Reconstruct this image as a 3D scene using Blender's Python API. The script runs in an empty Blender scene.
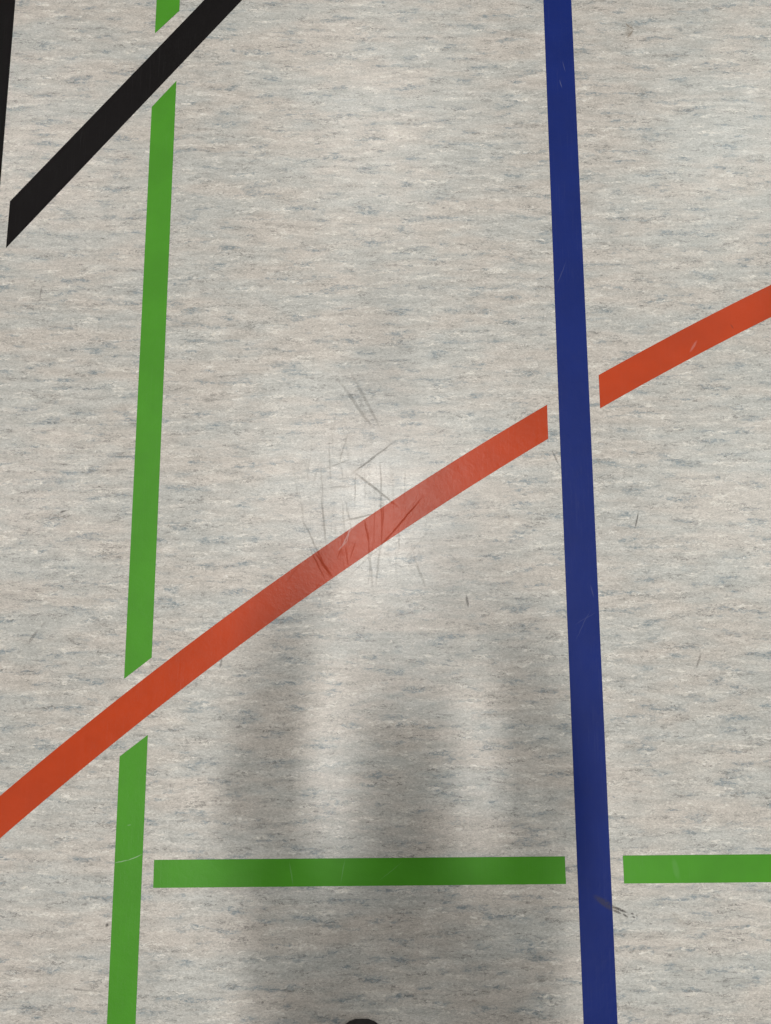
import bpy, bmesh, math, random
from mathutils import Vector, Matrix

random.seed(4)
scene = bpy.context.scene
COL = scene.collection

EXPO = 0.0
WORLD = 0.07
WARM = (1.0, 0.955, 0.915)
COOL = (0.97, 1.0, 0.955)
NEUT = (1.0, 0.97, 0.915)
LAMPS = [
    (-0.12, 1.20, 112, NEUT), (-0.12, 5.1, 60, NEUT), (0.03, -1.75, 170, NEUT),
    (-3.6, -2.45, 20, WARM), (-3.6, 1.22, 28, WARM), (-3.6, 4.9, 40, WARM),
    (3.6, -2.45, 26, COOL), (3.6, 1.22, 50, COOL), (3.6, 4.9, 66, COOL),
]

# ------------------------------------------------------------------ camera
CAM_H = 1.30                                   # phone held 1.3 m above the floor
TILT = math.atan(0.1555)                       # leaning a little forward of straight down
cam_data = bpy.data.cameras.new('camera')
cam_data.sensor_fit = 'VERTICAL'
cam_data.sensor_height = 36.0
cam_data.sensor_width = 36.0
cam_data.lens = 36.0 * 769.0 / 1024.0
cam_data.clip_start = 0.003
cam = bpy.data.objects.new('camera', cam_data)
cam.location = (0, 0, CAM_H)
cam.rotation_euler = (TILT, 0, 0)
COL.objects.link(cam)
scene.camera = cam

# ------------------------------------------------------------------ world, lamps, exposure
scene.view_settings.view_transform = 'Standard'
scene.view_settings.look = 'None'
scene.view_settings.gamma = 1.0
scene.view_settings.use_curve_mapping = False
scene.view_settings.exposure = EXPO

world = bpy.data.worlds.new('world')
scene.world = world
world.use_nodes = True
bg = world.node_tree.nodes['Background']
bg.inputs[0].default_value = (0.97, 0.98, 1.0, 1)
bg.inputs[1].default_value = WORLD

LAMP_Z = 6.0
for lx, ly, power, col in LAMPS:
    ld = bpy.data.lights.new('ceiling_lamp', 'AREA')
    ld.shape = 'RECTANGLE'
    ld.size = 0.22
    ld.size_y = 1.2
    ld.energy = power
    ld.color = col
    lo = bpy.data.objects.new('ceiling_lamp', ld)
    lo.location = (lx, ly, LAMP_Z)
    COL.objects.link(lo)

# ------------------------------------------------------------------ helpers
def tag(o, label=None, cat=None, group=None, kind=None):
    if label: o['label'] = label
    if cat: o['category'] = cat
    if group: o['group'] = group
    if kind: o['kind'] = kind
    return o

def link(name, mesh, mats, parent=None, smooth=False):
    for m in mats: mesh.materials.append(m)
    if smooth:
        for p in mesh.polygons: p.use_smooth = True
    o = bpy.data.objects.new(name, mesh)
    COL.objects.link(o)
    if parent: o.parent = parent
    return o

def empty(name, loc):
    o = bpy.data.objects.new(name, None)
    o.location = loc
    o.empty_display_size = 0.1
    COL.objects.link(o)
    return o

class NT:
    def __init__(s, tree): s.t = tree
    def n(s, typ, **kw):
        nd = s.t.nodes.new(typ)
        for k, v in kw.items():
            setattr(nd, k, v)
        return nd
    def l(s, a, b): s.t.links.new(a, b)
    def val(s, sock, v):
        if hasattr(v, 'links') or hasattr(v, 'is_output'): s.l(v, sock)
        else: sock.default_value = v
    def math(s, op, a, b=None, c=None, clamp=False):
        nd = s.n('ShaderNodeMath', operation=op, use_clamp=clamp)
        s.val(nd.inputs[0], a)
        if b is not None: s.val(nd.inputs[1], b)
        if c is not None: s.val(nd.inputs[2], c)
        return nd.outputs[0]
    def mapping(s, vec, loc=(0,0,0), rot=(0,0,0), sc=(1,1,1), typ='POINT'):
        nd = s.n('ShaderNodeMapping', vector_type=typ)
        s.l(vec, nd.inputs[0])
        nd.inputs[1].default_value = loc
        nd.inputs[2].default_value = rot
        nd.inputs[3].default_value = sc
        return nd.outputs[0]
    def noise(s, vec, scale=1.0, detail=3.0, rough=0.55, dist=0.0, lac=2.0, color=False):
        nd = s.n('ShaderNodeTexNoise')
        s.l(vec, nd.inputs['Vector'])
        nd.inputs['Scale'].default_value = scale
        nd.inputs['Detail'].default_value = detail
        nd.inputs['Roughness'].default_value = rough
        nd.inputs['Lacunarity'].default_value = lac
        nd.inputs['Distortion'].default_value = dist
        return nd.outputs['Color' if color else 0]
    def ramp(s, v, lo, hi, a=0.0, b=1.0):
        nd = s.n('ShaderNodeMapRange', clamp=True)
        nd.interpolation_type = 'SMOOTHSTEP'
        s.val(nd.inputs[0], v)
        nd.inputs[1].default_value = lo; nd.inputs[2].default_value = hi
        nd.inputs[3].default_value = a; nd.inputs[4].default_value = b
        return nd.outputs[0]
    def mix(s, f, a, b, typ='MIX'):
        nd = s.n('ShaderNodeMix', data_type='RGBA', blend_type=typ)
        s.val(nd.inputs[0], f)
        for sock, v in ((nd.inputs[6], a), (nd.inputs[7], b)):
            if isinstance(v, tuple): sock.default_value = (*v[:3], 1)
            else: s.l(v, sock)
        return nd.outputs[2]

def srgb(r, g, b):
    f = lambda c: (c/255/12.92 if c/255 <= 0.04045 else ((c/255+0.055)/1.055)**2.4)
    return (f(r), f(g), f(b))

WARM_BASE = srgb(188, 182, 175)
COOL_BASE = srgb(180, 180, 176)
BLUE_CHIP = srgb(120, 132, 138)
WHITE_VEIN = srgb(216, 212, 204)
DARK_FLECK = srgb(98, 97, 95)
FLOOR_ROUGH = 0.26
FLOOR_SPEC = 0.58
TAPE_COLS = {
    'blue': (srgb(10, 34, 106), 0.34, 0.15),
    'green': (srgb(67, 139, 27), 0.36, 0.25),
    'orange': (srgb(177, 60, 20), 0.25, 0.24),
    'black': (srgb(12, 9, 10), 0.36, 0.12),
}

# ------------------------------------------------------------------ wear shared by floor and tapes
# each stroke: centre x, centre y, half length, half width (m), direction, strength
SCUFFS = [
    (-0.0553, 0.3972, 0.0528, 0.00382, -0.966, 0.85),
    (-0.0387, 0.4072, 0.0601, 0.0034, -1.098, 0.8),
    (-0.0736, 0.3119, 0.0339, 0.0017, -1.821, 0.5),
    (-0.018, 0.2994, 0.0479, 0.00212, -2.486, 0.9),
    (-0.0173, 0.2423, 0.0475, 0.00255, -0.676, 0.9),
    (-0.0829, 0.2861, 0.0287, 0.0017, 0.378, 0.6),
    (-0.0077, 0.2288, 0.0732, 0.00212, -1.546, 0.45),
    (-0.1059, 0.1885, 0.0434, 0.00255, -1.46, 0.6),
    (-0.12, 0.1449, 0.0637, 0.00212, -1.116, 0.7),
    (-0.1041, 0.1114, 0.0269, 0.00255, -0.958, 1.0),
    (-0.1161, 0.1157, 0.0336, 0.0017, -1.086, 0.7),
    (0.0309, 0.1894, 0.0502, 0.00187, -2.256, 1.0),
    (0.006, 0.16, 0.0272, 0.0017, -2.331, 0.7),
    (-0.0388, 0.1149, 0.0568, 0.00136, -2.385, 0.5),
    (-0.0478, 0.1926, 0.0342, 0.00187, 0.229, 0.7),
    (0.0583, 0.0996, 0.0288, 0.00255, -1.218, 0.6),
    (-0.0254, 0.1065, 0.0476, 0.00255, -1.479, 0.5),
    (-0.0135, 0.1048, 0.0408, 0.00255, -1.673, 0.5),
    (-0.0315, 0.1669, 0.0217, 0.00212, -1.41, 0.6),
    (-0.1313, 0.2907, 0.0419, 0.0017, -1.701, 0.35),
    (-0.0959, 0.2863, 0.046, 0.0017, -1.522, 0.4),
    (-0.155, 0.2565, 0.0516, 0.0017, -1.402, 0.35),
    (-0.0702, 0.4279, 0.0284, 0.0017, -1.845, 0.3),
    (-0.0051, 0.1799, 0.0431, 0.0017, 1.512, 0.4),
    (-0.1588, 0.0945, 0.0209, 0.0017, -2.203, 0.4),
    (-0.0633, 0.197, 0.0267, 0.0017, -1.337, 0.3),
    (-0.0791, 0.2457, 0.0215, 0.0017, 0.081, 0.35),
    (-0.0393, 0.387, 0.0232, 0.0034, -1.338, 0.3),
    (0.0536, 0.1455, 0.0339, 0.00127, -2.286, 0.4),
    (-0.0254, 0.7185, 0.0662, 0.00136, -1.554, 0.35),
    (-0.0543, 0.8434, 0.0358, 0.00127, -1.358, 0.3),
    (-0.0252, 0.9721, 0.0193, 0.00127, 0.692, 0.3),
    (-0.0778, 0.9088, 0.0305, 0.00127, -1.653, 0.25),
    (-0.1928, -0.2496, 0.0311, 0.00102, 0.739, 0.6),
    (0.0009, 0.0193, 0.0347, 0.0017, -1.865, 0.3),
    (0.0335, 0.2492, 0.0263, 0.00127, -1.64, 0.3),
    (-0.0688, 0.3556, 0.0289, 0.00127, -1.194, 0.4),
    (-0.0552, 0.1369, 0.0178, 0.00136, -1.855, 0.5),
    (-0.117, 0.0692, 0.0195, 0.00127, 1.039, 0.4),
    (-0.1414, 0.2018, 0.0184, 0.00153, -1.54, 0.47),
    (-0.0711, 0.1181, 0.0366, 0.00094, -1.453, 0.31),
    (-0.0919, 0.3249, 0.0425, 0.00102, -1.489, 0.35),
    (-0.0263, 0.1111, 0.0425, 0.00136, -1.677, 0.42),
    (-0.019, 0.1761, 0.0391, 0.00094, -1.597, 0.28),
    (-0.1428, 0.2039, 0.0451, 0.00111, -1.415, 0.47),
    (-0.0518, 0.2452, 0.028, 0.00144, -1.605, 0.47),
    (-0.0651, 0.1258, 0.0176, 0.00161, -1.408, 0.47),
    (-0.067, 0.2112, 0.0163, 0.00094, -1.594, 0.35),
    (-0.0748, 0.1362, 0.0281, 0.0017, -1.65, 0.23),
    (-0.1094, 0.2516, 0.0372, 0.00161, -1.5, 0.38),
    (-0.0699, 0.1788, 0.0519, 0.00221, -1.449, 0.24),
    (-0.126, 0.455, 0.0235, 0.00136, -1.598, 0.4),
    (-0.0883, 0.3646, 0.0172, 0.00136, -1.719, 0.46),
    (-0.1368, 0.2762, 0.03, 0.00085, -1.332, 0.44),
    (-0.0751, 0.2717, 0.022, 0.00144, -1.4, 0.3),
    (0.0228, 0.1522, 0.0169, 0.00187, -1.563, 0.44),
    (-0.088, 0.3761, 0.0235, 0.00187, -1.553, 0.33),
    (-0.0512, -0.0152, 0.028, 0.00136, -1.811, 0.4),
    (0.0465, 0.1362, 0.0236, 0.00094, -1.285, 0.49),
    (0.0162, 0.0233, 0.0493, 0.00094, -1.595, 0.26),
    (-0.0697, 0.3253, 0.0528, 0.00136, -1.409, 0.24),
    (-0.1127, 0.2428, 0.017, 0.00094, -1.808, 0.34),
    (-0.119, 0.2699, 0.0294, 0.00204, -1.833, 0.25),
    (-0.1038, 0.3869, 0.0494, 0.00094, -1.637, 0.36),
    (-0.0642, 0.161, 0.0165, 0.00187, -1.345, 0.27),
    (-0.078, 0.1326, 0.014, 0.00127, 1.143, 0.6),
]
DARK_MARKS = [
    (0.1374, 0.05, 0.011, 0.00136, -1.395, 0.8),
    (0.4292, 0.1875, 0.0152, 0.00076, -1.825, 0.9),
    (0.5198, -0.0483, 0.014, 0.00136, -1.934, 0.5),
    (-0.5509, 0.2025, 0.0061, 0.00102, 0.231, 0.9),
    (-0.4397, -0.4578, 0.0033, 0.00153, 1.124, 0.9),
    (0.294, 0.2967, 0.0159, 0.00102, -1.095, 0.5),
    (-0.5882, -0.0089, 0.0151, 0.0017, 1.058, 0.45),
    (-0.5729, 0.0117, 0.0063, 0.00127, 0.718, 0.3),
    (-0.6167, 0.5989, 0.0133, 0.00085, -1.637, 0.5),
    (0.3714, -0.4345, 0.0133, 0.00153, -0.37, 1.0),
    (0.3672, -0.4383, 0.0077, 0.00136, -0.437, 0.9),
    (0.38, -0.4437, 0.0052, 0.00119, -0.625, 0.9),
    (0.3905, -0.4405, 0.0029, 0.00085, -0.364, 0.8),
    (0.3926, -0.4456, 0.0026, 0.00085, -0.776, 0.8),
    (0.397, -0.4438, 0.0023, 0.00059, -1.274, 0.5),
    (0.615, 0.5358, 0.0052, 0.00085, -1.106, 0.5),
    (-0.2731, -0.0515, 0.0083, 0.00127, -1.74, 0.5),
]
BROWN_MARKS = [
    (0.3456, -0.4252, 0.0193, 0.00382, -0.571, 0.8),
    (0.3542, -0.4274, 0.0169, 0.00255, -0.61, 0.5),
    (0.4594, 1.1358, 0.0058, 0.00102, -0.971, 0.9),
    (0.4672, 1.13, 0.0062, 0.00094, -0.538, 0.8),
    (0.4626, 1.1188, 0.0103, 0.00111, -2.259, 0.8),
    (0.4615, 1.1258, 0.014, 0.0051, -1.755, 0.35),
    (0.1393, -0.5697, 0.0082, 0.0017, -0.355, 0.2),
    (0.4624, -0.4482, 0.0131, 0.0034, -0.822, 0.2),
]
PALE_SCRATCHES = [
    (-0.4214, -0.3623, 0.0116, 0.00076, 0.203, 0.9),
    (-0.4009, -0.3564, 0.0131, 0.00076, 0.371, 0.9),
    (-0.4127, -0.3083, 0.0033, 0.00085, 0.236, 0.5),
    (0.4636, -0.3736, 0.0163, 0.00595, -1.331, 0.1),
    (0.5452, 0.4996, 0.0131, 0.00255, -2.125, 0.35),
    (0.3287, 1.0134, 0.0084, 0.00076, -1.382, 0.4),
    (0.3356, 1.0488, 0.0106, 0.00076, -1.428, 0.25),
    (0.3164, 0.6361, 0.0237, 0.00085, 1.188, 0.15),
    (0.3304, 0.0109, 0.0279, 0.00085, 1.098, 0.12),
    (0.335, 0.0217, 0.021, 0.00076, 0.539, 0.1),
    (0.3469, 0.0684, 0.0111, 0.00102, -1.383, 0.15),
    (-0.0678, -0.3773, 0.0198, 0.00102, -1.724, 0.2),
    (-0.1499, -0.3818, 0.0182, 0.00119, -1.421, 0.18),
    (0.0088, -0.3773, 0.0222, 0.00076, 0.657, 0.2),
    (-0.0605, 0.1712, 0.0266, 0.00136, -1.823, 0.8),
    (-0.0546, 0.1763, 0.0079, 0.00102, 0.716, 0.7),
    (-0.0722, 0.1454, 0.012, 0.0017, 0.792, 0.6),
    (-0.0664, 0.1574, 0.0195, 0.00153, -2.065, 0.7),
]


def wear_group():
    g = bpy.data.node_groups.new('floor_wear', 'ShaderNodeTree')
    for nm in ('Scuff', 'Dark', 'Brown', 'Pale'):
        g.interface.new_socket(nm, in_out='OUTPUT', socket_type='NodeSocketFloat')
    N = NT(g)
    out = N.n('NodeGroupOutput')
    pos = N.n('ShaderNodeNewGeometry').outputs['Position']
    wob = N.noise(pos, 22, 3, 0.6, color=True)
    off = N.n('ShaderNodeVectorMath', operation='MULTIPLY_ADD')
    N.l(wob, off.inputs[0]); off.inputs[1].default_value = (0.007, 0.007, 0); off.inputs[2].default_value = (-0.0035, -0.0035, 0)
    add = N.n('ShaderNodeVectorMath', operation='ADD')
    N.l(pos, add.inputs[0]); N.l(off.outputs[0], add.inputs[1])
    p = add.outputs[0]
    grain = N.ramp(N.noise(pos, 500, 2, 0.7), 0.34, 0.52, 0.45, 1.0)
    for i, (L, gr) in enumerate(((SCUFFS, True), (DARK_MARKS, True), (BROWN_MARKS, True), (PALE_SCRATCHES, False))):
        acc = None
        for cx, cy, hl, hw, ang, st in L:
            m = N.mapping(p, (cx, cy, 0), (0, 0, ang), (hl * 1.15, hw * (1.0, 2.0, 1.8, 1.0)[i], 10.0), 'TEXTURE')
            gt = N.n('ShaderNodeTexGradient', gradient_type='SPHERICAL')
            N.l(m, gt.inputs[0])
            v = N.math('MULTIPLY', gt.outputs[1], 2.0 * st)
            v = N.math('MINIMUM', v, st)
            acc = v if acc is None else N.math('MAXIMUM', acc, v)
        if gr: acc = N.math('MULTIPLY', acc, grain)
        N.l(acc, out.inputs[i])
    return g
WEAR = wear_group()

def micro(N, pos, amount=1.0):
    """fine drag lines and orange peel as roughness + bump height"""
    v1 = N.noise(N.mapping(pos, rot=(0, 0, 0.05), sc=(520, 9, 1)), 1, 2, 0.6)
    v2 = N.noise(N.mapping(pos, rot=(0, 0, -0.12), sc=(260, 14, 1)), 1, 3, 0.6)
    v3 = N.noise(N.mapping(pos, rot=(0, 0, 0.9), sc=(300, 12, 1)), 1, 3, 0.6)
    lines = N.math('ADD', N.ramp(v1, 0.56, 0.70), N.math('ADD', N.ramp(v2, 0.60, 0.74), N.ramp(v3, 0.64, 0.76)))
    patch = N.ramp(N.noise(pos, 7, 3, 0.6), 0.40, 0.62, 0.15, 1.0)
    return N.math('MULTIPLY', lines, patch)

# ------------------------------------------------------------------ materials
def floor_material():
    m = bpy.data.materials.new('marbled_linoleum'); m.use_nodes = True
    N = NT(m.node_tree); b = m.node_tree.nodes['Principled BSDF']
    pos = N.n('ShaderNodeNewGeometry').outputs['Position']
    wear = N.n('ShaderNodeGroup'); wear.node_tree = WEAR
    # slightly wavy streak direction
    wv = N.noise(N.mapping(pos, sc=(14, 40, 1)), 1, 2, 0.5, color=True)
    off = N.n('ShaderNodeVectorMath', operation='MULTIPLY_ADD')
    N.l(wv, off.inputs[0]); off.inputs[1].default_value = (0.008, 0.006, 0); off.inputs[2].default_value = (-0.004, -0.003, 0)
    ad = N.n('ShaderNodeVectorMath', operation='ADD'); N.l(pos, ad.inputs[0]); N.l(off.outputs[0], ad.inputs[1])
    wv2 = N.noise(N.mapping(pos, sc=(110, 210, 1)), 1, 3, 0.65, color=True)          # small curls
    off2 = N.n('ShaderNodeVectorMath', operation='MULTIPLY_ADD')
    N.l(wv2, off2.inputs[0]); off2.inputs[1].default_value = (0.020, 0.010, 0); off2.inputs[2].default_value = (-0.010, -0.005, 0)
    ad2 = N.n('ShaderNodeVectorMath', operation='ADD'); N.l(ad.outputs[0], ad2.inputs[0]); N.l(off2.outputs[0], ad2.inputs[1])
    p, q = ad.outputs[0], ad2.outputs[0]
    n0 = N.noise(N.mapping(p, sc=(4, 16, 1)), 1, 4, 0.6)
    base = N.mix(N.ramp(n0, 0.38, 0.62), WARM_BASE, COOL_BASE)
    n1 = N.noise(N.mapping(q, (3, 7, 0), sc=(18, 90, 1)), 1, 5, 0.72)
    base = N.mix(N.ramp(n1, 0.30, 0.70), N.mix(1.0, base, (0.84, 0.84, 0.835), 'MULTIPLY'), N.mix(1.0, base, (1.13, 1.125, 1.12), 'MULTIPLY'))
    # blue-grey chips, broken up inside
    nb = N.noise(N.mapping(q, (11, 2, 0), sc=(15, 68, 1)), 1, 4, 0.6)
    nbf = N.noise(N.mapping(q, (1, 5, 0), sc=(120, 330, 1)), 1, 3, 0.75)
    blue = N.math('MULTIPLY', N.ramp(nb, 0.53, 0.66), N.ramp(nbf, 0.42, 0.55, 0.10, 1.0))
    base = N.mix(N.math('MULTIPLY', blue, 0.85), base, BLUE_CHIP)
    # off-white veins
    nw = N.noise(N.mapping(q, (5, 31, 0), sc=(18, 85, 1)), 1, 5, 0.66)
    nwf = N.noise(N.mapping(q, (9, 3, 0), sc=(90, 420, 1)), 1, 3, 0.7)
    white = N.math('MULTIPLY', N.ramp(nw, 0.52, 0.66), N.ramp(nwf, 0.43, 0.56))
    base = N.mix(N.math('MULTIPLY', white, 1.0), base, WHITE_VEIN)
    # thin dark wriggling flecks, in loose clusters
    nd_ = N.noise(N.mapping(q, (21, 13, 0), sc=(46, 200, 1)), 1, 3, 0.6)
    ridge = N.math('ABSOLUTE', N.math('SUBTRACT', nd_, 0.5))
    ridge = N.ramp(ridge, 0.004, 0.040, 1.0, 0.0)
    patch = N.ramp(N.noise(N.mapping(p, (2, 41, 0), sc=(14, 60, 1)), 1, 4, 0.7), 0.50, 0.62)
    base = N.mix(N.math('MULTIPLY', N.math('MULTIPLY', ridge, patch), 0.70), base, DARK_FLECK)
    nd2 = N.noise(N.mapping(q, (7, 77, 0), sc=(60, 300, 1)), 1, 3, 0.6)
    base = N.mix(N.math('MULTIPLY', N.ramp(nd2, 0.60, 0.72), 0.55), base, DARK_FLECK)
    # grain
    ng = N.noise(N.mapping(q, sc=(260, 620, 1)), 1, 2, 0.7)
    base = N.mix(0.6, base, N.mix(N.ramp(ng, 0.28, 0.72), (0.28, 0.28, 0.28), (0.72, 0.72, 0.72)), 'OVERLAY')
    # wear
    base = N.mix(N.math('MULTIPLY', wear.outputs['Scuff'], 0.27), base, (0.18, 0.165, 0.15))
    base = N.mix(N.math('MULTIPLY', wear.outputs['Dark'], 0.95), base, (0.035, 0.03, 0.027))
    base = N.mix(N.math('MULTIPLY', wear.outputs['Brown'], 0.9), base, (0.15, 0.105, 0.065))
    N.l(base, b.inputs['Base Color'])
    mic = micro(N, pos)
    r = N.math('MULTIPLY_ADD', N.noise(pos, 30, 3, 0.6), 0.10, FLOOR_ROUGH)
    r = N.math('ADD', r, N.math('MULTIPLY', mic, 0.10))
    r = N.math('ADD', r, N.math('MULTIPLY', wear.outputs['Scuff'], 0.25), clamp=True)
    N.l(r, b.inputs['Roughness'])
    b.inputs['Specular IOR Level'].default_value = FLOOR_SPEC
    h = N.math('MULTIPLY_ADD', ng, 0.5, N.math('MULTIPLY', mic, -0.35))
    bp = N.n('ShaderNodeBump'); bp.inputs['Strength'].default_value = 0.10; bp.inputs['Distance'].default_value = 0.0006
    N.l(h, bp.inputs['Height']); N.l(bp.outputs[0], b.inputs['Normal'])
    return m

def tape_material(name, col, rough, spec, dirt=0.5, edge=False):
    m = bpy.data.materials.new(name); m.use_nodes = True
    N = NT(m.node_tree); b = m.node_tree.nodes['Principled BSDF']
    pos = N.n('ShaderNodeNewGeometry').outputs['Position']
    wear = N.n('ShaderNodeGroup'); wear.node_tree = WEAR
    n = N.noise(pos, 9, 4, 0.6)
    n2 = N.noise(N.mapping(pos, sc=(60, 30, 1)), 1, 4, 0.7)
    c = N.mix(N.ramp(n, 0.3, 0.7), tuple(x * 0.93 for x in col), tuple(min(1, x * 1.07) for x in col))
    c = N.mix(N.ramp(n2, 0.45, 0.8, 0, 0.10), c, tuple(x * 0.7 + 0.02 for x in col))
    mic = micro(N, pos)
    c = N.mix(N.math('MULTIPLY', mic, 0.025), c, tuple(x * 0.6 + 0.25 for x in col))
    c = N.mix(N.math('MULTIPLY', wear.outputs['Scuff'], 0.38), c, tuple(x * 0.35 for x in col))
    c = N.mix(N.math('MULTIPLY', wear.outputs['Dark'], 0.85), c, (0.03, 0.027, 0.025))
    c = N.mix(N.math('MULTIPLY', wear.outputs['Brown'], 0.75), c, (0.045, 0.040, 0.042))
    c = N.mix(N.math('MULTIPLY', wear.outputs['Pale'], 0.55), c, tuple(x * 0.4 + 0.42 for x in col))
    if edge:
        c = N.mix(0.62, c, (0.012, 0.011, 0.011))
    N.l(c, b.inputs['Base Color'])
    r = N.math('MULTIPLY_ADD', N.noise(pos, 60, 4, 0.7), 0.12, rough)
    r = N.math('ADD', r, N.math('MULTIPLY', mic, 0.04))
    r = N.math('ADD', r, N.math('MULTIPLY', wear.outputs['Scuff'], 0.3), clamp=True)
    N.l(r, b.inputs['Roughness'])
    b.inputs['Specular IOR Level'].default_value = spec
    peel = N.noise(pos, 160, 3, 0.6)
    h = N.math('ADD', N.math('MULTIPLY_ADD', N.noise(pos, 520, 2, 0.6), 0.45, N.math('MULTIPLY', peel, 0.7)), N.math('MULTIPLY_ADD', N.noise(pos, 45, 3, 0.6), 1.6, N.math('MULTIPLY', mic, -0.12)))
    bp = N.n('ShaderNodeBump'); bp.inputs['Strength'].default_value = 0.30; bp.inputs['Distance'].default_value = 0.0008
    N.l(h, bp.inputs['Height']); N.l(bp.outputs[0], b.inputs['Normal'])
    return m

def simple(name, col, rough=0.6, spec=0.4, nscale=60, namp=0.15, metal=0.0):
    m = bpy.data.materials.new(name); m.use_nodes = True
    N = NT(m.node_tree); b = m.node_tree.nodes['Principled BSDF']
    co = N.n('ShaderNodeTexCoord').outputs['Object']
    n = N.noise(co, nscale, 4, 0.6)
    N.l(N.mix(N.ramp(n, 0.3, 0.7), tuple(c * (1 - namp) for c in col), tuple(min(1, c * (1 + namp)) for c in col)), b.inputs['Base Color'])
    b.inputs['Roughness'].default_value = rough
    b.inputs['Specular IOR Level'].default_value = spec
    b.inputs['Metallic'].default_value = metal
    bp = N.n('ShaderNodeBump'); bp.inputs['Strength'].default_value = 0.2; bp.inputs['Distance'].default_value = 0.001
    N.l(n, bp.inputs['Height']); N.l(bp.outputs[0], b.inputs['Normal'])
    return m

M_floor = floor_material()
TAPES = {}
for nm, (c, r, s) in TAPE_COLS.items():
    TAPES[nm] = (tape_material(nm + '_line_tape', c, r, s), tape_material(nm + '_tape_grimy_edge', c, r, s, edge=True))

# ------------------------------------------------------------------ the floor
bm = bmesh.new()
bmesh.ops.create_cube(bm, size=1.0, matrix=Matrix.Diagonal((16, 20, 0.2, 1)))
me = bpy.data.meshes.new('floor'); bm.to_mesh(me); bm.free()
floor = link('floor', me, [M_floor])
floor.location = (0, 0, -0.1)
floor['kind'] = 'structure'

# ------------------------------------------------------------------ line tapes
TH = 0.0005
def tape(name, colour, pts, label, edge_w=0.0016, group=None):
    """pts: outline of the strip on the floor, metres, either way round"""
    cx = sum(p[0] for p in pts) / len(pts); cy = sum(p[1] for p in pts) / len(pts)
    bm = bmesh.new()
    vs = [bm.verts.new((x - cx, y - cy, TH)) for x, y in pts]
    f = bm.faces.new(vs)
    bm.normal_update()
    if f.normal.z < 0: f.normal_flip()
    r = bmesh.ops.inset_region(bm, faces=[f], thickness=edge_w, depth=0.0, use_even_offset=True)
    for g in r['faces']: g.material_index = 1
    # rounded skirt down to the floor
    be = [e for e in bm.edges if len(e.link_faces) == 1]
    ex = bmesh.ops.extrude_edge_only(bm, edges=be)
    nv = [v for v in ex['geom'] if isinstance(v, bmesh.types.BMVert)]
    for v in nv: v.co.z = 0.0
    for g in bm.faces:
        if abs(g.normal.z) < 0.5: g.material_index = 1
    bmesh.ops.recalc_face_normals(bm, faces=bm.faces)
    me = bpy.data.meshes.new(name); bm.to_mesh(me); bm.free()
    for p in me.polygons:
        if abs(p.normal.z) < 0.5: p.material_index = 1
        elif p.normal.z < 0: p.flip()
    o = link(name, me, list(TAPES[colour]))
    o.location = (cx, cy, 0.0)
    tag(o, label, 'line', group)
    return o

tape('court_line', 'blue', [(0.3010, 5.2), (0.3540, 5.2), (0.3545, 1.191), (0.3572, 0.30), (0.3598, -0.6012), (0.3660, -3.2), (0.3118, -3.2), (0.3070, -0.6012), (0.3030, 0.30), (0.3012, 1.191)],
     'long unbroken dark blue line running top to bottom right of centre')
tape('court_line', 'green', [(-0.4366, 1.1196), (-0.3924, 1.1678), (-0.3950, 2.7), (-0.4400, 2.7)],
     'short piece of green line at the top edge, above the black diagonal')
tape('court_line', 'green', [(-0.4355, 0.9659), (-0.3919, 1.0196), (-0.3885, -0.0427), (-0.4325, -0.0772)],
     'long upright green line between the black diagonal and the orange arc')
tape('court_line', 'green', [(-0.4333, -0.2011), (-0.3890, -0.167), (-0.3874, -0.6012), (-0.3850, -3.0), (-0.4300, -3.0), (-0.4318, -0.6012)],
     'upright green line at lower left, below the orange arc, with a pale scratch')
tape('court_line', 'green', [(-0.3697, -0.3605), (-0.3693, -0.4026), (0.2872, -0.3968), (0.2868, -0.3552)],
     'level green line crossing the bottom, partly in shadow, left of the blue line')
tape('court_line', 'green', [(0.3795, -0.3539), (0.3797, -0.3960), (2.4, -0.3800), (2.4, -0.3375)],
     'short level green line at lower right, right of the blue line')
tape('court_line', 'black', [(-0.6853, 0.776), (-0.6857, 0.685), (0.6600, 2.337), (0.5900, 2.334)],
     'wide black diagonal line crossing the upper left corner')
tape('court_line', 'black', [(-0.7052, 0.2), (-0.7063, 1.191), (-0.7090, 3.6), (-0.7610, 3.6), (-0.7580, 0.2)],
     'black line cut off by the left edge, beside the tip of the black diagonal')

ACX, ACY, R0, R1 = 3.4607, -4.9617, 6.1735, 6.2260
def arc_outline(xa=None, xb=None, a_end=None):
    """xa: the strip is cut along x = xa; the other end at polar angle a_end"""
    out = []
    for R, rev in ((R1, False), (R0, True)):
        a0 = math.acos((xa - ACX) / R)
        seq = [a0 + (a_end - a0) * (i / 120.0) ** 1.0 for i in range(121)]
        pts = [(ACX + R * math.cos(a), ACY + R * math.sin(a)) for a in seq]
        out += pts[::-1] if rev else pts
    return out
tape('court_line', 'orange', arc_outline(xa=0.2825, a_end=math.radians(158)),
     'long curved orange line rising from lower left to the blue line, glossy and scuffed')
tape('court_line', 'orange', arc_outline(xa=0.3750, a_end=math.radians(96)),
     'short curved orange line at the right edge, right of the blue line')

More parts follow.
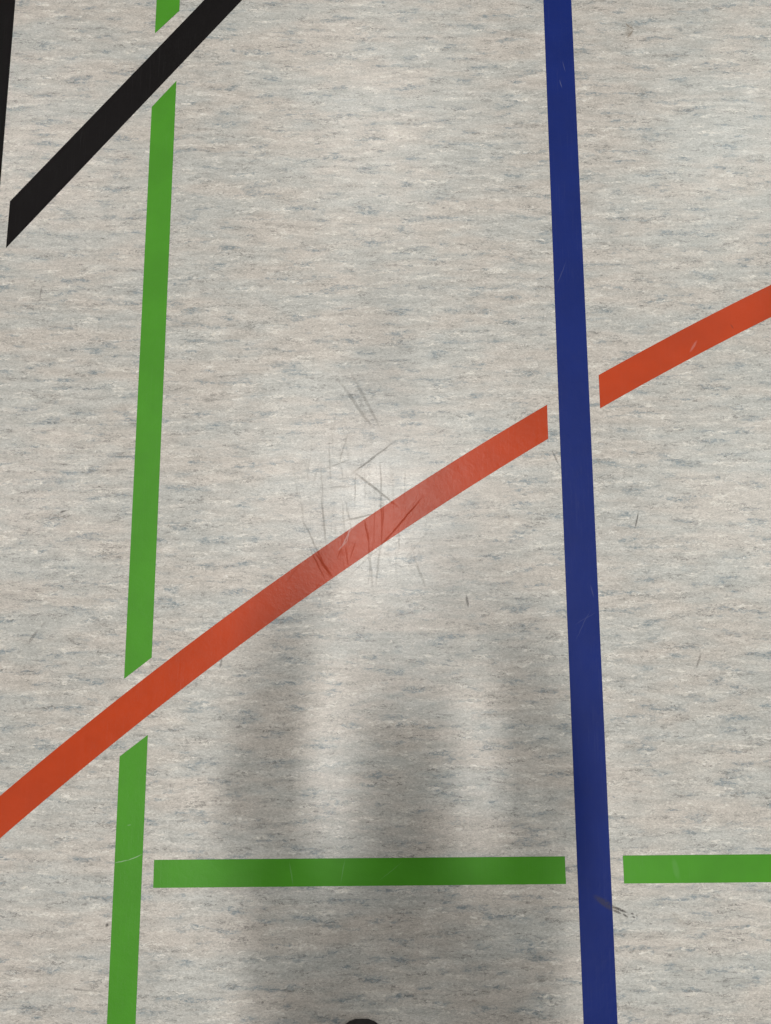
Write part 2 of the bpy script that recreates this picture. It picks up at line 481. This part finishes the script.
# ------------------------------------------------------------------ the person taking the photograph
M_skin = simple('skin', (0.55, 0.34, 0.25), 0.5, 0.4, 40, 0.08)
M_trouser = simple('dark_trouser_cloth', (0.035, 0.036, 0.045), 0.85, 0.2, 250, 0.3)
M_jumper = simple('dark_grey_jumper', (0.06, 0.06, 0.065), 0.9, 0.2, 300, 0.3)
M_hair = simple('brown_hair', (0.05, 0.03, 0.02), 0.6, 0.4, 200, 0.4)
M_shoe = simple('black_shoe_leather', (0.018, 0.015, 0.017), 0.45, 0.5, 180, 0.3)
M_sole = simple('black_rubber_sole', (0.03, 0.027, 0.028), 0.8, 0.3, 120, 0.2)
M_lip = simple('lip', (0.42, 0.17, 0.14), 0.5)
M_eye = simple('eye', (0.75, 0.74, 0.72), 0.2, 0.5, 20, 0.02)
M_phone = simple('phone_shell', (0.02, 0.02, 0.023), 0.3, 0.5, 50, 0.05)
M_glass = simple('phone_screen', (0.01, 0.01, 0.012), 0.08, 0.5, 50, 0.02)

def skin_mesh(name, verts, edges, root=0, levels=2):
    """verts: (x, y, z, rx, ry)"""
    me = bpy.data.meshes.new(name)
    me.from_pydata([v[:3] for v in verts], edges, [])
    o = bpy.data.objects.new('tmp', me); COL.objects.link(o)
    o.modifiers.new('skin', 'SKIN')
    lay = me.skin_vertices[0] if len(me.skin_vertices) else None
    if lay is None:
        bm = bmesh.new(); bm.from_mesh(me); bm.verts.layers.skin.verify(); bm.to_mesh(me); bm.free()
        lay = me.skin_vertices[0]
    for i, v in enumerate(verts):
        lay.data[i].radius = (v[3], v[4] if len(v) > 4 else v[3])
        lay.data[i].use_root = (i == root)
    o.modifiers['skin'].use_smooth_shade = True
    s = o.modifiers.new('sub', 'SUBSURF'); s.levels = levels; s.render_levels = levels
    dg = bpy.context.evaluated_depsgraph_get()
    dg.update()
    res = bpy.data.meshes.new_from_object(o.evaluated_get(dg))
    bpy.data.objects.remove(o)
    res.name = name
    return res

class Sk:
    def __init__(s): s.v = []; s.e = []
    def add(s, x, y, z, r, r2=None, to=None):
        s.v.append((x, y, z, r, r2 or r))
        i = len(s.v) - 1
        if to is not None: s.e.append((to, i))
        return i
    def chain(s, to, pts):
        for p in pts: to = s.add(*p, to=to)
        return to

PX = 0.030                                     # body centre line
PY = -0.80
person = empty('person', (PX, PY, 0))
tag(person, 'standing person in dark clothes at the bottom edge, only a black shoe toe in view', 'person')
def L(x, y, z): return (x, y - PY, z)          # world y -> person y

FEET = {-1: (-0.0665, -0.5925), 1: (0.095, -0.632)}   # toe tips: offset from body centre, world y
B = Sk()
pel = B.add(*L(0, -0.80, 0.96), 0.115, 0.085)
b1 = B.chain(pel, [(*L(0, -0.81, 1.12), 0.105, 0.08), (*L(0, -0.73, 1.29), 0.12, 0.09)])
nk0 = B.chain(b1, [(*L(0, -0.665, 1.42), 0.07, 0.06)])
nk = B.chain(nk0, [(*L(0, -0.605, 1.48), 0.05, 0.05), (*L(0, -0.555, 1.53), 0.055, 0.062)])
hd = B.chain(nk, [(*L(0, -0.520, 1.58), 0.072, 0.088), (*L(0, -0.505, 1.63), 0.07, 0.085), (*L(0, -0.500, 1.67), 0.045, 0.055)])
B.chain(nk, [(*L(0, -0.490, 1.500), 0.028, 0.025)])                                         # chin
B.chain(hd - 2, [(*L(0, -0.435, 1.560), 0.012, 0.012), (*L(0, -0.417, 1.543), 0.010, 0.010)])   # nose
for s in (-1, 1):
    B.chain(hd - 2, [(*L(s * 0.072, -0.530, 1.58), 0.012, 0.02), (*L(s * 0.088, -0.540, 1.585), 0.007, 0.022)])  # ear
    fx, fy = FEET[s]
    B.chain(pel, [(*L(s * 0.085, -0.80, 0.90), 0.085), (*L(s * 0.085, -0.79, 0.70), 0.072), (*L(fx * 0.95, -0.775, 0.50), 0.054),
                  (*L(fx, fy - 0.21, 0.33), 0.05), (*L(fx, fy - 0.215, 0.10), 0.034), (*L(fx, fy - 0.16, 0.045), 0.032), (*L(fx, fy - 0.06, 0.035), 0.026)])
    sh = B.chain(b1, [(*L(s * 0.10, -0.690, 1.375), 0.058), (*L(s * 0.165, -0.680, 1.37), 0.050)])
    wr = B.chain(sh, [(*L(s * 0.190, -0.59, 1.24), 0.042), (*L(s * 0.198, -0.47, 1.13), 0.034), (*L(s * 0.165, -0.36, 1.165), 0.032), (*L(s * 0.075 - PX, -0.205, 1.235), 0.024)])
    pm = B.chain(wr, [(s * 0.062 - PX, -0.165 - PY, 1.248, 0.024, 0.020), (s * 0.054 - PX, -0.120 - PY, 1.262, 0.024, 0.018)])
    for k in range(4):                                                                       # fingers behind the phone
        y = -0.152 + 0.019 * k; zl = 1.2515 + 0.0035 * k; ln = (0.85, 0.98, 1.0, 0.92)[k]
        B.chain(pm, [(s * 0.050 - PX, y - PY, zl - 0.006, 0.0085), (s * 0.034 - PX, y + 0.006 - PY, zl - 0.009, 0.0080),
                     (s * (0.034 - 0.018 * ln) - PX, y + 0.010 - PY, zl - 0.005, 0.0075), (s * (0.034 - 0.027 * ln) - PX, y + 0.011 - PY, zl - 0.002, 0.0065)])
    B.chain(pm - 1, [(s * 0.055 - PX, -0.140 - PY, 1.278, 0.0115), (s * 0.040 - PX, -0.112 - PY, 1.296, 0.0095), (s * 0.024 - PX, -0.092 - PY, 1.301, 0.0080)])
body = link('body', skin_mesh('body', B.v, B.e, pel), [M_skin], person, True)

T = Sk()
w = T.add(*L(0, -0.80, 1.00), 0.150, 0.105)
h0 = T.chain(w, [(*L(0, -0.80, 0.93), 0.155, 0.110)])
for s in (-1, 1):
    fx, fy = FEET[s]
    T.chain(h0, [(*L(s * 0.09, -0.80, 0.84), 0.098), (*L(s * 0.088, -0.79, 0.68), 0.086), (*L(fx, -0.78, 0.50), 0.070),
                 (*L(fx, fy - 0.21, 0.32), 0.066), (*L(fx, fy - 0.21, 0.12), 0.056), (*L(fx, fy - 0.205, 0.075), 0.055)])
link('trousers', skin_mesh('trousers', T.v, T.e, 0), [M_trouser], person, True)
J = Sk()
j0 = J.add(*L(0, -0.79, 1.00), 0.238, 0.150)
j1 = J.chain(j0, [(*L(0, -0.80, 1.15), 0.238, 0.150), (*L(0, -0.73, 1.29), 0.235, 0.150)])
J.chain(j1, [(*L(0, -0.670, 1.40), 0.095, 0.085), (*L(0, -0.625, 1.45), 0.066, 0.066)])
for s in (-1, 1):
    J.chain(j1, [(*L(s * 0.11, -0.690, 1.360), 0.095), (*L(s * 0.180, -0.675, 1.35), 0.082), (*L(s * 0.185, -0.59, 1.24), 0.070), (*L(s * 0.188, -0.47, 1.128), 0.058),
                 (*L(s * 0.165, -0.36, 1.163), 0.046), (*L(s * 0.095 - PX, -0.235, 1.226), 0.034)])
link('jumper', skin_mesh('jumper', J.v, J.e, 0), [M_jumper], person, True)
Hh = Sk()
a = Hh.add(*L(0, -0.600, 1.55), 0.065, 0.045)
Hh.chain(a, [(*L(0, -0.565, 1.61), 0.098, 0.075), (*L(0, -0.525, 1.66), 0.096, 0.095), (*L(0, -0.505, 1.69), 0.065, 0.075)])
link('hair', skin_mesh('hair', Hh.v, Hh.e, 0), [M_hair], person, True)
for s in (-1, 1):
    bm = bmesh.new()
    bmesh.ops.create_uvsphere(bm, u_segments=16, v_segments=10, radius=0.012)
    me = bpy.data.meshes.new('eye'); bm.to_mesh(me); bm.free()
    e = link('eye', me, [M_eye], person, True); e.location = L(s * 0.030, -0.437, 1.590)
bm = bmesh.new()
bmesh.ops.create_uvsphere(bm, u_segments=16, v_segments=10, radius=1.0, matrix=Matrix.Diagonal((0.024, 0.008, 0.007, 1)))
me = bpy.data.meshes.new('mouth'); bm.to_mesh(me); bm.free()
mo = link('mouth', me, [M_lip], person, True); mo.location = L(0, -0.462, 1.528)

def loft(rings, cap=True):
    bm = bmesh.new(); prev = None
    for ring in rings:
        cur = [bm.verts.new(p) for p in ring]
        if prev:
            n = len(cur)
            for i in range(n): bm.faces.new((prev[i], prev[(i + 1) % n], cur[(i + 1) % n], cur[i]))
        else: first = cur
        prev = cur
    if cap:
        bm.faces.new(first[::-1]); bm.faces.new(prev)
    bmesh.ops.recalc_face_normals(bm, faces=bm.faces)
    return bm

def shoe(s):
    fx, fy = FEET[s]
    # y measured back from the toe tip; half width, top height, toe spring
    prof = [(0.000, 0.006, 0.020), (0.003, 0.015, 0.026), (0.009, 0.024, 0.033), (0.020, 0.034, 0.041), (0.040, 0.045, 0.048), (0.075, 0.050, 0.058), (0.110, 0.047, 0.072),
            (0.150, 0.041, 0.094), (0.190, 0.038, 0.108), (0.235, 0.038, 0.108), (0.265, 0.034, 0.100), (0.280, 0.022, 0.080)]
    rings = []
    for d, w, h in prof:
        ring = []
        for k in range(20):
            a = 2 * math.pi * k / 20
            ca, sa = math.cos(a), math.sin(a)
            z = 0.016 + (h - 0.016) * (0.5 + 0.5 * sa)
            ring.append((fx + w * (abs(ca) ** 0.75) * (1 if ca >= 0 else -1), fy - d - 0.004 - PY, z))
        rings.append(ring)
    bm = loft(rings)
    me = bpy.data.meshes.new('shoe'); bm.to_mesh(me); bm.free()
    sh = link('shoe', me, [M_shoe], person, True)
    m = sh.modifiers.new('sub', 'SUBSURF'); m.levels = 1; m.render_levels = 2
    out = []
    for d, w, h in prof: out.append((w + 0.004, fy - d - PY))
    outl = [(fx + w, y) for w, y in out] + [(fx - w, y) for w, y in out[::-1]]
    bm = bmesh.new()
    vb = [bm.verts.new((x, y, 0.0)) for x, y in outl]; vt = [bm.verts.new((x, y, 0.022)) for x, y in outl]
    n = len(vb)
    for i in range(n): bm.faces.new((vb[i], vb[(i + 1) % n], vt[(i + 1) % n], vt[i]))
    bm.faces.new(vb[::-1]); bm.faces.new(vt)
    bmesh.ops.recalc_face_normals(bm, faces=bm.faces)
    es = [e for e in bm.edges if abs(e.verts[0].co.z - e.verts[1].co.z) < 1e-6]
    bmesh.ops.bevel(bm, geom=es, offset=0.003, segments=2, affect='EDGES')
    me = bpy.data.meshes.new('sole'); bm.to_mesh(me); bm.free()
    link('sole', me, [M_sole], sh)
    # laces over the instep
    bm = bmesh.new()
    for k in range(5):
        d = 0.105 + 0.018 * k; z0 = 0.070 + 0.0095 * k
        pts = [(fx - 0.024, z0 - 0.006), (fx - 0.012, z0 + 0.003), (fx, z0 + 0.006), (fx + 0.012, z0 + 0.003), (fx + 0.024, z0 - 0.006)]
        rr = []
        for x, z in pts:
            rr.append([(x, fy - d - PY + 0.0025 * math.cos(2 * math.pi * q / 8), z + 0.0025 * math.sin(2 * math.pi * q / 8)) for q in range(8)])
        b2 = loft(rr); tmp = bpy.data.meshes.new('t'); b2.to_mesh(tmp); b2.free(); bm.from_mesh(tmp)
    me = bpy.data.meshes.new('laces'); bm.to_mesh(me); bm.free()
    link('laces', me, [M_trouser], sh, True)
for s in (-1, 1): shoe(s)

# ------------------------------------------------------------------ the phone in the person's hands
phone = empty('smartphone', (0, 0, CAM_H))
phone.rotation_euler = (TILT, 0, 0)
tag(phone, 'black smartphone held level in both hands of the person', 'phone')
def slab(sx, sy, sz, r, c, bev=0.002):
    bm = bmesh.new()
    bmesh.ops.create_cube(bm, size=1.0, matrix=Matrix.Translation(c) @ Matrix.Diagonal((sx, sy, sz, 1)))
    es = [e for e in bm.edges if abs(e.verts[0].co.z - e.verts[1].co.z) > sz * 0.5]
    bmesh.ops.bevel(bm, geom=es, offset=r, segments=6, affect='EDGES')
    if bev:
        es = [e for e in bm.edges if abs(e.verts[0].co.z - e.verts[1].co.z) < 1e-7 and e.is_manifold and any(abs(f.normal.z) < 0.5 for f in e.link_faces) and any(abs(f.normal.z) > 0.5 for f in e.link_faces)]
        bmesh.ops.bevel(bm, geom=es, offset=bev, segments=3, affect='EDGES')
    me = bpy.data.meshes.new('m'); bm.to_mesh(me); bm.free()
    return me
link('shell', slab(0.074, 0.158, 0.008, 0.010, Vector((0, -0.064, 0.0075))), [M_phone], phone)
link('screen', slab(0.068, 0.150, 0.0006, 0.008, Vector((0, -0.064, 0.0117)), 0), [M_glass], phone)
link('camera_bump', slab(0.040, 0.020, 0.002, 0.008, Vector((0, 0, 0.0027)), 0.0006), [M_glass], phone)
